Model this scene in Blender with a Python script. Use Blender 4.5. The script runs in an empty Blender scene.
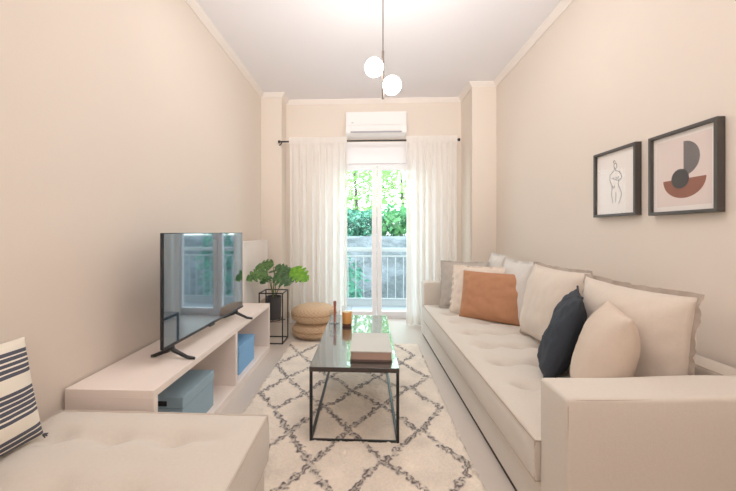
import bpy, bmesh, math, random
import numpy as np
from mathutils import Vector, Matrix, noise
PI = math.pi
R = math.radians
S = bpy.context.scene
C = S.collection
random.seed(7)

# ---------------------------------------------------------------- materials
def srgb(r, g, b):
    def f(c):
        c /= 255.0
        return c / 12.92 if c <= 0.04045 else ((c + 0.055) / 1.055) ** 2.4
    return (f(r), f(g), f(b), 1.0)

def mat(name, col, rough=0.6, metal=0.0, var=0.0, vscale=8.0, bump=0.0, bscale=60.0, sheen=0.0,
        coat=0.0, ior=None, emis=None, estr=0.0, alpha_trans=0.0, spec=None, stretch=None, bdist=0.01):
    m = bpy.data.materials.new(name)
    m.use_nodes = True
    nt = m.node_tree
    n, l = nt.nodes, nt.links
    p = n['Principled BSDF']
    p.inputs['Base Color'].default_value = col
    p.inputs['Roughness'].default_value = rough
    p.inputs['Metallic'].default_value = metal
    if sheen: p.inputs['Sheen Weight'].default_value = sheen
    if coat:
        p.inputs['Coat Weight'].default_value = coat
        p.inputs['Coat Roughness'].default_value = 0.03
    if ior: p.inputs['IOR'].default_value = ior
    if spec is not None: p.inputs['Specular IOR Level'].default_value = spec
    if emis:
        p.inputs['Emission Color'].default_value = emis
        p.inputs['Emission Strength'].default_value = estr
    if var or bump:
        tc = n.new('ShaderNodeTexCoord')
        mp = n.new('ShaderNodeMapping')
        if stretch: mp.inputs['Scale'].default_value = stretch
        l.new(tc.outputs['Object'], mp.inputs['Vector'])
    if var:
        nz = n.new('ShaderNodeTexNoise')
        nz.inputs['Scale'].default_value = vscale
        nz.inputs['Detail'].default_value = 4
        l.new(mp.outputs['Vector'], nz.inputs['Vector'])
        mx = n.new('ShaderNodeMix'); mx.data_type = 'RGBA'
        mx.inputs[6].default_value = tuple(min(1, c * (1 + var)) for c in col[:3]) + (1,)
        mx.inputs[7].default_value = tuple(c * (1 - var) for c in col[:3]) + (1,)
        l.new(nz.outputs['Fac'], mx.inputs[0])
        l.new(mx.outputs[2], p.inputs['Base Color'])
    if bump:
        nb = n.new('ShaderNodeTexNoise')
        nb.inputs['Scale'].default_value = bscale
        nb.inputs['Detail'].default_value = 3
        l.new(mp.outputs['Vector'], nb.inputs['Vector'])
        b = n.new('ShaderNodeBump')
        b.inputs['Strength'].default_value = bump
        b.inputs['Distance'].default_value = bdist
        l.new(nb.outputs['Fac'], b.inputs['Height'])
        l.new(b.outputs['Normal'], p.inputs['Normal'])
    return m

def glass_mat(name, tint=(1, 1, 1, 1), ior=1.45, top=1.0):
    """thin clear pane: fresnel mix of see-through and mirror"""
    m = bpy.data.materials.new(name); m.use_nodes = True
    nt = m.node_tree; n, l = nt.nodes, nt.links
    n.remove(n['Principled BSDF'])
    t = n.new('ShaderNodeBsdfTransparent'); t.inputs[0].default_value = tint
    g = n.new('ShaderNodeBsdfGlossy'); g.inputs['Roughness'].default_value = 0.02
    # Schlick reflectance, the same from both sides of the pane
    lw = n.new('ShaderNodeLayerWeight'); lw.inputs['Blend'].default_value = 0.5
    pw = n.new('ShaderNodeMath'); pw.operation = 'POWER'; pw.inputs[1].default_value = 5
    f0 = ((ior - 1) / (ior + 1)) ** 2
    fr = n.new('ShaderNodeMapRange'); fr.inputs[3].default_value = f0; fr.inputs[4].default_value = top
    l.new(lw.outputs['Facing'], pw.inputs[0]); l.new(pw.outputs[0], fr.inputs[0])
    mx = n.new('ShaderNodeMixShader')
    l.new(fr.outputs[0], mx.inputs[0]); l.new(t.outputs[0], mx.inputs[1]); l.new(g.outputs[0], mx.inputs[2])
    l.new(mx.outputs[0], n['Material Output'].inputs['Surface'])
    return m

def sheer_mat(name, col):
    m = bpy.data.materials.new(name); m.use_nodes = True
    nt = m.node_tree; n, l = nt.nodes, nt.links
    n.remove(n['Principled BSDF'])
    d = n.new('ShaderNodeBsdfDiffuse'); d.inputs[0].default_value = col
    t = n.new('ShaderNodeBsdfTranslucent'); t.inputs[0].default_value = col
    tr = n.new('ShaderNodeBsdfTransparent')
    tc = n.new('ShaderNodeTexCoord'); mp = n.new('ShaderNodeMapping')
    mp.inputs['Scale'].default_value = (160, 160, 30)
    nz = n.new('ShaderNodeTexNoise'); nz.inputs['Scale'].default_value = 1.0
    l.new(tc.outputs['Object'], mp.inputs[0]); l.new(mp.outputs[0], nz.inputs['Vector'])
    mr = n.new('ShaderNodeMapRange'); mr.inputs[3].default_value = 0.05; mr.inputs[4].default_value = 0.08
    l.new(nz.outputs['Fac'], mr.inputs[0])
    m1 = n.new('ShaderNodeMixShader'); m1.inputs[0].default_value = 0.45
    l.new(d.outputs[0], m1.inputs[1]); l.new(t.outputs[0], m1.inputs[2])
    m2 = n.new('ShaderNodeMixShader')
    l.new(mr.outputs[0], m2.inputs[0]); l.new(m1.outputs[0], m2.inputs[1]); l.new(tr.outputs[0], m2.inputs[2])
    l.new(m2.outputs[0], n['Material Output'].inputs['Surface'])
    return m

def leaf_mat(name, c1, c2, rough=0.45, trans=0.25, scale=30):
    m = bpy.data.materials.new(name); m.use_nodes = True
    nt = m.node_tree; n, l = nt.nodes, nt.links
    p = n['Principled BSDF']; p.inputs['Roughness'].default_value = rough
    tc = n.new('ShaderNodeTexCoord'); nz = n.new('ShaderNodeTexNoise'); nz.inputs['Scale'].default_value = scale
    l.new(tc.outputs['Object'], nz.inputs['Vector'])
    cr = n.new('ShaderNodeValToRGB')
    cr.color_ramp.elements[0].color = c1; cr.color_ramp.elements[1].color = c2
    cr.color_ramp.elements[0].position = 0.35; cr.color_ramp.elements[1].position = 0.65
    l.new(nz.outputs['Fac'], cr.inputs[0]); l.new(cr.outputs[0], p.inputs['Base Color'])
    t = n.new('ShaderNodeBsdfTranslucent'); l.new(cr.outputs[0], t.inputs[0])
    mx = n.new('ShaderNodeMixShader'); mx.inputs[0].default_value = trans
    l.new(p.outputs[0], mx.inputs[1]); l.new(t.outputs[0], mx.inputs[2])
    l.new(mx.outputs[0], n['Material Output'].inputs['Surface'])
    return m

def stripe_mat(name):
    """cream cotton with bands of thin charcoal stripes along the height of the cushion"""
    m = mat(name, srgb(232, 222, 206), 0.9, bump=0.3, bscale=250, bdist=0.002)
    nt = m.node_tree; n, l = nt.nodes, nt.links
    tc = n.new('ShaderNodeTexCoord'); sx = n.new('ShaderNodeSeparateXYZ')
    l.new(tc.outputs['Generated'], sx.inputs[0])
    cr = n.new('ShaderNodeValToRGB'); cr.color_ramp.interpolation = 'CONSTANT'
    dark, cream = srgb(74, 76, 88), srgb(233, 223, 208)
    el = cr.color_ramp.elements
    el[0].position = 0.0; el[0].color = cream
    def band(a, b, k):
        w = (b - a) / k
        return [(a + i * w, a + i * w + w * 0.72) for i in range(k)]
    bands = band(0.02, 0.17, 3) + band(0.28, 0.55, 6) + band(0.67, 0.91, 5)
    el[1].position = bands[0][0]; el[1].color = dark
    e = el.new(bands[0][1]); e.color = cream
    for a, b in bands[1:]:
        e = el.new(a); e.color = dark
        e = el.new(b); e.color = cream
    l.new(sx.outputs['Z'], cr.inputs[0])
    l.new(cr.outputs[0], n['Principled BSDF'].inputs['Base Color'])
    return m

M = {}
M['wall'] = mat('wall_paint', srgb(227, 214, 201), 0.75, var=0.02, vscale=1.5, bump=0.05, bscale=120)
M['ceiling'] = mat('ceiling_paint', srgb(240, 237, 240), 0.85, var=0.01, vscale=2)
M['cornice'] = mat('cornice_paint', srgb(238, 228, 220), 0.7, var=0.01)
M['base'] = mat('baseboard_paint', srgb(196, 178, 164), 0.6, var=0.02)
M['floor'] = mat('microcement_floor', srgb(204, 192, 182), 0.32, var=0.06, vscale=2.5, bump=0.04, bscale=40)
M['white'] = mat('white_lacquer', srgb(240, 234, 230), 0.35, var=0.01)
M['pvc'] = mat('white_door_frame', srgb(243, 240, 242), 0.4, var=0.01)
M['plastic'] = mat('white_plastic', srgb(240, 236, 234), 0.4, var=0.01)
M['plastic_d'] = mat('grey_plastic_slot', srgb(168, 164, 172), 0.5, var=0.01)
M['stand'] = mat('white_wood_laminate', srgb(240, 226, 217), 0.45, var=0.02, vscale=6, stretch=(8, 1, 8))
M['black'] = mat('black_metal', srgb(38, 36, 37), 0.4, metal=0.3, var=0.03)
M['blackp'] = mat('black_plastic', srgb(24, 24, 26), 0.35, var=0.03)
M['tabletop'] = mat('dark_table_lacquer', srgb(54, 57, 56), 0.2, var=0.05, vscale=5, coat=1.0, ior=1.8)
M['edge'] = mat('dark_edge_banding', srgb(62, 54, 50), 0.6, var=0.03)
M['screen'] = mat('tv_screen_glass', srgb(28, 52, 74), 0.04, var=0.02, ior=2.6)  # blue base puts the hazy window reflection into the screen colour
M['sofa'] = mat('sofa_linen', srgb(212, 202, 190), 0.92, var=0.05, vscale=90, bump=0.35, bscale=330, sheen=0.25, bdist=0.003)
M['seam'] = mat('sofa_seam', srgb(186, 170, 156), 0.95, var=0.05)
M['seam2'] = mat('ottoman_seam', srgb(199, 186, 173), 0.95, var=0.05)
M['gap'] = mat('shadow_gap_and_feet', srgb(58, 52, 50), 0.8, var=0.05)  # shade under the sofa put into the colour; also on ottoman feet
M['backc'] = mat('cushion_linen', srgb(214, 199, 184), 0.92, var=0.05, vscale=60, bump=0.35, bscale=300, sheen=0.25, bdist=0.003)
M['backf'] = mat('cushion_flange_linen', srgb(176, 160, 147), 0.95, var=0.08, vscale=60)
M['pearl'] = mat('pearl_linen', srgb(220, 214, 208), 0.92, var=0.04, vscale=60, bump=0.3, bscale=300)
M['beigep'] = mat('smooth_beige_linen', srgb(214, 195, 178), 0.9, var=0.04, vscale=50, bump=0.25, bscale=300)
M['navy'] = mat('navy_linen', srgb(44, 50, 60), 0.85, var=0.12, vscale=40, bump=0.4, bscale=260)
M['rust'] = mat('rust_linen', srgb(186, 132, 98), 0.9, var=0.08, vscale=30, bump=0.4, bscale=200)
M['ivory'] = mat('ivory_linen', srgb(232, 218, 204), 0.92, var=0.05, vscale=50, bump=0.4, bscale=200)
M['greyp'] = mat('grey_linen', srgb(190, 182, 174), 0.92, var=0.05, vscale=50, bump=0.4, bscale=200)
M['stripe'] = stripe_mat('striped_cotton')
M['tassel'] = mat('charcoal_thread', srgb(70, 72, 82), 0.95, var=0.05)
M['boxA'] = mat('blue_grey_box', srgb(146, 172, 188), 0.7, var=0.03, vscale=20)
M['boxB'] = mat('sky_blue_box', srgb(124, 176, 222), 0.7, var=0.03, vscale=20)
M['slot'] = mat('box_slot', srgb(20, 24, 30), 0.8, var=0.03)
M['pot'] = mat('charcoal_pot', srgb(64, 62, 64), 0.7, var=0.06, vscale=30)
M['soil'] = mat('potting_soil', srgb(52, 40, 32), 0.95, var=0.3, vscale=60, bump=0.8, bscale=80)
M['pouf'] = mat('woven_seagrass', srgb(214, 182, 148), 0.85, var=0.16, vscale=45, bump=0.6, bscale=90, bdist=0.01)
M['poufd'] = mat('woven_seagrass_dark', srgb(178, 138, 100), 0.85, var=0.2, vscale=60)
M['amber'] = mat('amber_wax', srgb(220, 156, 84), 0.3, var=0.08, vscale=40, coat=0.5)
M['amberd'] = mat('dark_amber_base', srgb(96, 56, 34), 0.3, var=0.05, coat=0.5)
M['candle'] = mat('rust_taper_candle', srgb(168, 76, 48), 0.5, var=0.05)
M['copper'] = mat('copper_wick', srgb(150, 84, 58), 0.4, var=0.05)
M['glass'] = glass_mat('clear_glass', (0.97, 0.98, 0.98, 1))
M['pane'] = glass_mat('window_glass', (0.96, 0.99, 0.985, 1), 1.15, .6)
M['artglass'] = glass_mat('picture_glass', (1, 1, 1, 1), 1.14, .16)
M['book1'] = mat('grey_book_cover', srgb(198, 196, 190), 0.6, var=0.03)
M['book2'] = mat('taupe_book_pages', srgb(182, 152, 138), 0.75, var=0.05, vscale=10, stretch=(1, 1, 60))
M['book3'] = mat('dark_book_cover', srgb(98, 78, 70), 0.6, var=0.04)
M['frame'] = mat('dark_frame_wood', srgb(66, 60, 56), 0.5, var=0.08, vscale=10, stretch=(20, 2, 2))
M['paper'] = mat('white_paper', srgb(236, 228, 222), 0.8, var=0.01)
M['paperB'] = mat('blush_paper', srgb(222, 206, 198), 0.8, var=0.02, vscale=20)
M['ink'] = mat('black_ink', srgb(64, 60, 60), 0.8, var=0.05)
M['artgrey'] = mat('print_grey', srgb(112, 106, 104), 0.8, var=0.2, vscale=20)
M['artrust'] = mat('print_rust', srgb(140, 92, 76), 0.8, var=0.22, vscale=18)
M['artdark'] = mat('print_charcoal', srgb(72, 68, 68), 0.8, var=0.15, vscale=20)
M['curtain'] = sheer_mat('sheer_curtain', srgb(250, 245, 240))
M['brass'] = mat('dark_bronze_rod', srgb(92, 80, 74), 0.35, metal=0.7, var=0.03)
M['globe'] = mat('opal_glass_globe', (1, 1, 1, 1), 0.3, emis=(1, 0.94, 0.86, 1), estr=16, var=0.01)
M['radiator'] = mat('white_radiator', srgb(238, 230, 224), 0.4, var=0.01)
M['leafA'] = leaf_mat('monstera_green', srgb(58, 98, 50), srgb(110, 150, 84))
M['leafB'] = leaf_mat('monstera_dark', srgb(44, 78, 46), srgb(84, 122, 72))
M['leafC'] = leaf_mat('monstera_lime', srgb(92, 158, 34), srgb(140, 196, 52), trans=0.35)
M['stem'] = mat('plant_stem', srgb(92, 104, 58), 0.6, var=0.1)
M['rail'] = mat('white_painted_railing', srgb(172, 175, 178), 0.5, var=0.02)
M['slab'] = mat('balcony_tiles', srgb(136, 139, 144), 0.6, var=0.08, vscale=8)
M['stone'] = mat('garden_stone', srgb(104, 110, 116), 0.9, var=0.45, vscale=5, bump=1.0, bscale=6, bdist=0.08)
M['earth'] = mat('garden_earth', srgb(79, 85, 74), 0.95, var=0.3, vscale=3)
M['folA'] = leaf_mat('foliage_teal', srgb(45, 100, 84), srgb(105, 168, 141), trans=0.4, scale=4)
M['folB'] = leaf_mat('foliage_lime', srgb(111, 160, 81), srgb(174, 200, 135), trans=0.5, scale=3)
M['folC'] = leaf_mat('foliage_green', srgb(52, 111, 67), srgb(105, 165, 103), trans=0.45, scale=4)
M['bark'] = mat('bark', srgb(87, 78, 71), 0.9, var=0.2)

# ---------------------------------------------------------------- helpers
def link(name, me, m, parent=None):
    o = bpy.data.objects.new(name, me)
    C.objects.link(o)
    for mm in (m if isinstance(m, (list, tuple)) else [m]):
        me.materials.append(mm)
    if parent: o.parent = parent
    return o

def obj(name, bm, m, parent=None, smooth=False, angle=None):
    bmesh.ops.recalc_face_normals(bm, faces=bm.faces)
    me = bpy.data.meshes.new(name)
    bm.to_mesh(me); bm.free()
    if smooth:
        me.polygons.foreach_set('use_smooth', [True] * len(me.polygons))
    if angle is not None:
        me.polygons.foreach_set('use_smooth', [True] * len(me.polygons))
        me.set_sharp_from_angle(angle=R(angle))
    return link(name, me, m, parent)

def thing(name, label, cat, loc=(0, 0, 0), rz=0.0, group=None):
    o = bpy.data.objects.new(name, None); C.objects.link(o)
    o.empty_display_size = 0.1
    o.location = loc; o.rotation_euler = (0, 0, rz)
    o['label'] = label; o['category'] = cat
    if group: o['group'] = group
    return o

def tag(o, label, cat, group=None, kind=None):
    o['label'] = label; o['category'] = cat
    if group: o['group'] = group
    if kind: o['kind'] = kind
    return o

def struct(o):
    o['kind'] = 'structure'
    return o

def box(bm, x0, x1, y0, y1, z0, z1, bev=0.0, seg=2):
    r = bmesh.ops.create_cube(bm, size=1.0)
    vs = r['verts']
    for v in vs:
        v.co = Vector((x0 + (v.co.x + .5) * (x1 - x0), y0 + (v.co.y + .5) * (y1 - y0), z0 + (v.co.z + .5) * (z1 - z0)))
    if bev:
        es = list({e for v in vs for e in v.link_edges})
        bmesh.ops.bevel(bm, geom=es, offset=bev, segments=seg, affect='EDGES', profile=0.5)
    return bm

def B(*a, **k):
    return box(bmesh.new(), *a, **k)

def tube(bm, pts, rad, n=8, closed=False, cap=True):
    pts = [Vector(p) for p in pts]
    N = len(pts)
    rads = rad if isinstance(rad, (list, tuple)) else [rad] * N
    rings = []
    prev = None
    for i, p in enumerate(pts):
        if closed:
            t = pts[(i + 1) % N] - pts[i - 1]
        else:
            t = pts[min(i + 1, N - 1)] - pts[max(i - 1, 0)]
        t.normalize()
        if prev is None:
            a = Vector((0, 0, 1)) if abs(t.z) < 0.9 else Vector((1, 0, 0))
            u = t.cross(a).normalized()
        else:
            u = (prev - t * prev.dot(t))
            u = u.normalized() if u.length > 1e-6 else t.orthogonal().normalized()
        prev = u
        w = t.cross(u)
        rings.append([bm.verts.new(p + (u * math.cos(2 * PI * k / n) + w * math.sin(2 * PI * k / n)) * rads[i]) for k in range(n)])
    for i in range(N if closed else N - 1):
        a, b = rings[i], rings[(i + 1) % N]
        for k in range(n):
            bm.faces.new((a[k], a[(k + 1) % n], b[(k + 1) % n], b[k]))
    if cap and not closed:
        bm.faces.new(rings[0][::-1]); bm.faces.new(rings[-1])
    return bm

def T(pts, rad, **k):
    return tube(bmesh.new(), pts, rad, **k)

def lathe(prof, n=32, c=(0, 0, 0)):
    bm = bmesh.new()
    rings = []
    for r, z in prof:
        if r < 1e-5:
            rings.append([bm.verts.new((c[0], c[1], c[2] + z))])
        else:
            rings.append([bm.verts.new((c[0] + r * math.cos(2 * PI * k / n), c[1] + r * math.sin(2 * PI * k / n), c[2] + z)) for k in range(n)])
    for a, b in zip(rings, rings[1:]):
        for k in range(n):
            k2 = (k + 1) % n
            if len(a) == 1 and len(b) == 1: continue
            if len(a) == 1: bm.faces.new((a[0], b[k2], b[k]))
            elif len(b) == 1: bm.faces.new((a[k], a[k2], b[0]))
            else: bm.faces.new((a[k], a[k2], b[k2], b[k]))
    return bm

def offset_path(P, d):
    out = []
    for i, p in enumerate(P):
        def nrm(a, b):
            t = Vector((b[0] - a[0], b[1] - a[1])).normalized()
            return Vector((t.y, -t.x))
        if i == 0: n = nrm(P[0], P[1])
        elif i == len(P) - 1: n = nrm(P[-2], P[-1])
        else: n = nrm(P[i - 1], P[i]) + nrm(P[i], P[i + 1])
        out.append((p[0] + n.x * d, p[1] + n.y * d))
    return out

def sweep(P, prof):
    bm = bmesh.new()
    cols = []
    for d, z in prof:
        cols.append([bm.verts.new((x, y, z)) for x, y in offset_path(P, d)])
    K = len(prof)
    for k in range(K):
        a, b = cols[k], cols[(k + 1) % K]
        for i in range(len(P) - 1):
            bm.faces.new((a[i], a[i + 1], b[i + 1], b[i]))
    bm.faces.new([c[0] for c in cols]); bm.faces.new([c[-1] for c in cols][::-1])
    return bm

def nz(x, y, z, s=1.0):
    return noise.noise(Vector((x * s, y * s, z * s)))

# ---------------------------------------------------------------- room shell
XL, XR, YB, YF, ZC = -1.335, 1.53, 4.62, -1.9, 2.908
struct(obj('floor', B(XL - .2, XR + .2, YF - .2, YB + .2, -0.12, 0), M['floor']))
struct(obj('ceiling', B(XL - .2, XR + .2, YF - .2, YB + .2, ZC, ZC + .15), M['ceiling']))
struct(obj('wall_left', B(XL - .2, XL, YF - .2, YB + .2, 0, ZC), M['wall']))
struct(obj('wall_right', B(XR, XR + .2, YF - .2, YB + .2, 0, ZC), M['wall']))
struct(obj('wall_front', B(XL, XR, YF - .2, YF, 0, ZC), M['wall']))
DX0, DX1, DZ = -0.50, 0.79, 2.34
bm = bmesh.new()
box(bm, XL, DX0, YB, YB + .2, 0, ZC)
box(bm, DX1, XR, YB, YB + .2, 0, ZC)
box(bm, DX0, DX1, YB, YB + .2, DZ, ZC)
box(bm, XL, -1.07, 4.36, YB, 0, ZC)
box(bm, 1.25, XR, 4.15, YB, 0, ZC)
struct(obj('wall_back', bm, M['wall']))
PATH = [(XL, YF), (XL, 4.36), (-1.07, 4.36), (-1.07, YB), (1.25, YB), (1.25, 4.15), (XR, 4.15), (XR, YF)]
struct(obj('trim_1', sweep(PATH, [(0, 2.855), (0.010, 2.855), (0.014, 2.863), (0.040, 2.892), (0.046, 2.898), (0.046, ZC), (0, ZC)]), M['cornice']))
struct(obj('baseboard_left', sweep(PATH[:4] + [(DX0 - .02, YB)], [(0, 0), (.014, 0), (.014, .07), (.006, .08), (0, .08)]), M['base']))
struct(obj('baseboard_right', sweep([(DX1 + .02, YB)] + PATH[4:], [(0, 0), (.014, 0), (.014, .07), (.006, .08), (0, .08)]), M['base']))

# roller shutter box over the door
struct(obj('trim_2', B(DX0, DX1, YB - .02, YB + .1, 2.055, DZ, bev=.006), M['pvc']))
# balcony door: frame and two glazed leaves
d = bpy.data.objects.new('door_1', None); C.objects.link(d); d.location = (0.145, YB + .05, 0); struct(d)
hw = .645
bm = bmesh.new()
box(bm, -hw, -hw + .055, -.03, .04, 0, 2.055); box(bm, hw - .055, hw, -.03, .04, 0, 2.055)
box(bm, -hw + .055, hw - .055, -.03, .04, 2.03, 2.055); box(bm, -hw + .055, hw - .055, -.03, .04, 0, .025)
obj('door_frame', bm, M['pvc'], d)
for s in (-1, 1):
    a, b = (-.588, -.003) if s < 0 else (.003, .588)
    bm = bmesh.new()
    box(bm, a, a + .062, -.04, .015, .027, 2.028, bev=.004); box(bm, b - .062, b, -.04, .015, .027, 2.028, bev=.004)
    box(bm, a + .062, b - .062, -.04, .015, 1.975, 2.028, bev=.004); box(bm, a + .062, b - .062, -.04, .015, .027, .095, bev=.004)
    lf = obj('door_leaf', bm, M['pvc'], d)
    obj('pane', B(a + .06, b - .06, -.016, -.010, .09, 1.98), M['pane'], lf)
    if s > 0:
        bm = bmesh.new(); box(bm, .02, .045, -.048, -.04, .98, 1.12, bev=.003)
        tube(bm, [(.032, -.048, 1.03), (.032, -.085, 1.03), (.034, -.09, 1.02), (.04, -.09, .93)], .008)
        obj('door_handle', bm, M['pvc'], lf)

# ---------------------------------------------------------------- outdoors
struct(obj('balcony_slab', B(-1.8, 2.3, YB + .2, 5.62, -.2, -.02), M['slab']))
struct(obj('ground', B(-9, 10, 5.62, 16, -1.4, -1.2), M['earth']))
# railing
t = thing('balcony_railing', 'white painted metal balcony railing seen through the glass door', 'railing', (.2, 5.5, -.02))
obj('top_rail', B(-1.9, 2.0, -.03, .03, .86, .92, bev=.006), M['rail'], t)
obj('middle_rail', B(-1.9, 2.0, -.012, .012, .775, .80, bev=.004), M['rail'], t)
obj('bottom_rail', B(-1.9, 2.0, -.012, .012, .10, .125, bev=.004), M['rail'], t)
for i in range(31):
    x = -1.86 + i * .125
    obj('baluster', B(x - .007, x + .007, -.008, .008, .125, .775), M['rail'], t)
for x in (-1.9, 2.0):
    obj('post', B(x - .02, x + .02, -.02, .02, 0, .86), M['rail'], t)
obj('kick_plate', B(-1.88, 1.98, -.006, .006, 0.0, .1), M['rail'], t)

# stone terrace wall, rough face
bm = bmesh.new()
nx, nzc = 90, 28
g = [[None] * (nzc + 1) for _ in range(nx + 1)]
for i in range(nx + 1):
    for k in range(nzc + 1):
        x = -4 + 9 * i / nx; z = -1.2 + 2.25 * k / nzc
        g[i][k] = bm.verts.new((x, 7.6 + .16 * nz(x, 3, z, 2.2) + .06 * nz(x, 9, z, 7), z + (.12 * nz(x, 1, 2, 1.5) if k == nzc else 0)))
for i in range(nx):
    for k in range(nzc):
        bm.faces.new((g[i][k], g[i + 1][k], g[i + 1][k + 1], g[i][k + 1]))
back = [bm.verts.new((-4 + 9 * i / nx, 8.3, 1.05)) for i in range(nx + 1)]
for i in range(nx):
    bm.faces.new((g[i][nzc], g[i + 1][nzc], back[i + 1], back[i]))
struct(obj('garden_wall', bm, M['stone'], smooth=True))
struct(obj('garden_bank', B(-5, 6, 8.25, 15, -1.2, 1.02), M['earth']))

def foliage_bm(cen, rad, n, size, seed, slim=0.45):
    rng = random.Random(seed)
    bm = bmesh.new()
    for _ in range(n):
        while True:
            p = Vector((rng.uniform(-1, 1), rng.uniform(-1, 1), rng.uniform(-1, 1)))
            if .25 < p.length < 1: break
        p = Vector((cen[0] + p.x * rad[0], cen[1] + p.y * rad[1], cen[2] + p.z * rad[2]))
        a = Vector((rng.uniform(-1, 1), rng.uniform(-1, .3), rng.uniform(-1, .4))).normalized()
        b = a.orthogonal().normalized()
        b = Matrix.Rotation(rng.uniform(0, 6.28), 3, a) @ b
        s = size * rng.uniform(.6, 1.3)
        q = [p, p + a * s * .5 + b * s * slim * .5, p + a * s, p + a * s * .5 - b * s * slim * .5]
        bm.faces.new([bm.verts.new(v) for v in q])
    return bm

def tree(name, label, loc, rad, h, n, size, m, seed, cat='tree', group=None):
    t = thing(name, label, cat, loc, group=group)
    o = obj('foliage', foliage_bm((0, 0, h), rad, n, size, seed), m, t)
    obj('trunk', T([(0, 0, 0), (.05, .02, h * .5), (0, 0, h)], [.07, .055, .03]), M['bark'], t)
    return t
tree('garden_tree', 'tall pale lime tree behind the left glass door leaf', (-.35, 10.8, 1.02), (1.3, .9, 1.4), 2.0, 1700, .2, M['folB'], 3)
tree('garden_tree', 'sparse pale tree reaching over the right glass door leaf', (1.15, 11.4, 1.02), (1.0, .8, 1.4), 2.1, 650, .22, M['folB'], 4)
tree('leafy_shrub', 'bright green broad-leaved shrub on the stone wall behind right glass leaf', (.72, 8.7, 1.02), (.55, .45, .38), .42, 420, .2, M['folC'], 5, 'shrub')
tree('leafy_shrub', 'teal shrub low behind the railing on the left', (-.55, 6.7, -1.2), (.5, .4, .75), 1.35, 700, .15, M['folA'], 6, 'shrub')
tree('leafy_shrub', 'pale teal shrub beside the railing at the right edge of the door', (1.35, 7.0, -1.2), (.4, .35, .9), 1.7, 520, .14, M['folA'], 8, 'shrub')
tree('leafy_shrub', 'dark teal hedge plant under the palm behind the stone wall', (-.15, 8.75, 1.02), (.75, .3, .36), .3, 800, .17, M['folA'], 15, 'shrub')
tree('leafy_shrub', 'muted teal shrub on the stone wall at the right of the right glass leaf', (1.45, 8.8, 1.02), (.4, .35, .5), .45, 420, .16, M['folA'], 16, 'shrub')
# palm
t = thing('garden_palm', 'teal palm with arching fronds behind the left glass leaf', 'palm', (-.22, 9.6, 1.03))
obj('trunk', T([(0, 0, 0), (.02, 0, .3), (0, 0, .6)], [.09, .08, .07]), M['bark'], t)
rng = random.Random(11)
for f in range(14):
    az = 2 * PI * f / 14 + rng.uniform(-.2, .2)
    L = rng.uniform(1.0, 1.4); up = rng.uniform(.35, .95)
    bm = bmesh.new(); sp = []
    for i in range(19):
        s = i / 18
        r_ = L * s * math.cos(.4); z = .55 + up * s * 1.1 - 1.0 * s * s * L
        sp.append(Vector((math.cos(az) * r_, math.sin(az) * r_, z)))
    tube(bm, sp, [.012 * (1 - .8 * i / 18) for i in range(19)], n=5)
    side = Vector((-math.sin(az), math.cos(az), 0))
    for i in range(3, 19):
        t_ = (sp[i] - sp[i - 1]).normalized()
        ln = .46 * math.sin(PI * (.15 + .8 * i / 19))
        for s in (-1, 1):
            dirn = (side * s + t_ * .9 + Vector((0, 0, -.35))).normalized()
            a = sp[i]; w = t_ * .034
            bm.faces.new([bm.verts.new(v) for v in (a - w, a + dirn * ln * .5 - w * 1.2, a + dirn * ln, a + dirn * ln * .5 + w * 1.2, a + w)])
    obj('frond', bm, M['folA'], t)

# ---------------------------------------------------------------- curtains and rod
t = thing('curtain_rod', 'thin black metal curtain rod above the balcony door', 'curtain rod', (0, 4.3, 2.28))
obj('rod', T([(-1.075, 0, 0), (1.125, 0, 0)], .011, n=12), M['black'], t)
for s, x in ((-1, -1.075), (1, 1.125)):
    obj('finial', T([(x, 0, 0), (x + s * .022, 0, 0)], .019, n=12), M['black'], t)
    pts = [(x + .02, 0, 0), (x + .02, 0, -.02), (x - .02, .056, -.03)] if s < 0 else [(x - .03, 0, 0), (x - .03, .16, 0), (x - .03, .318, -.03)]
    obj('bracket', T(pts, .008), M['black'], t)

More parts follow.
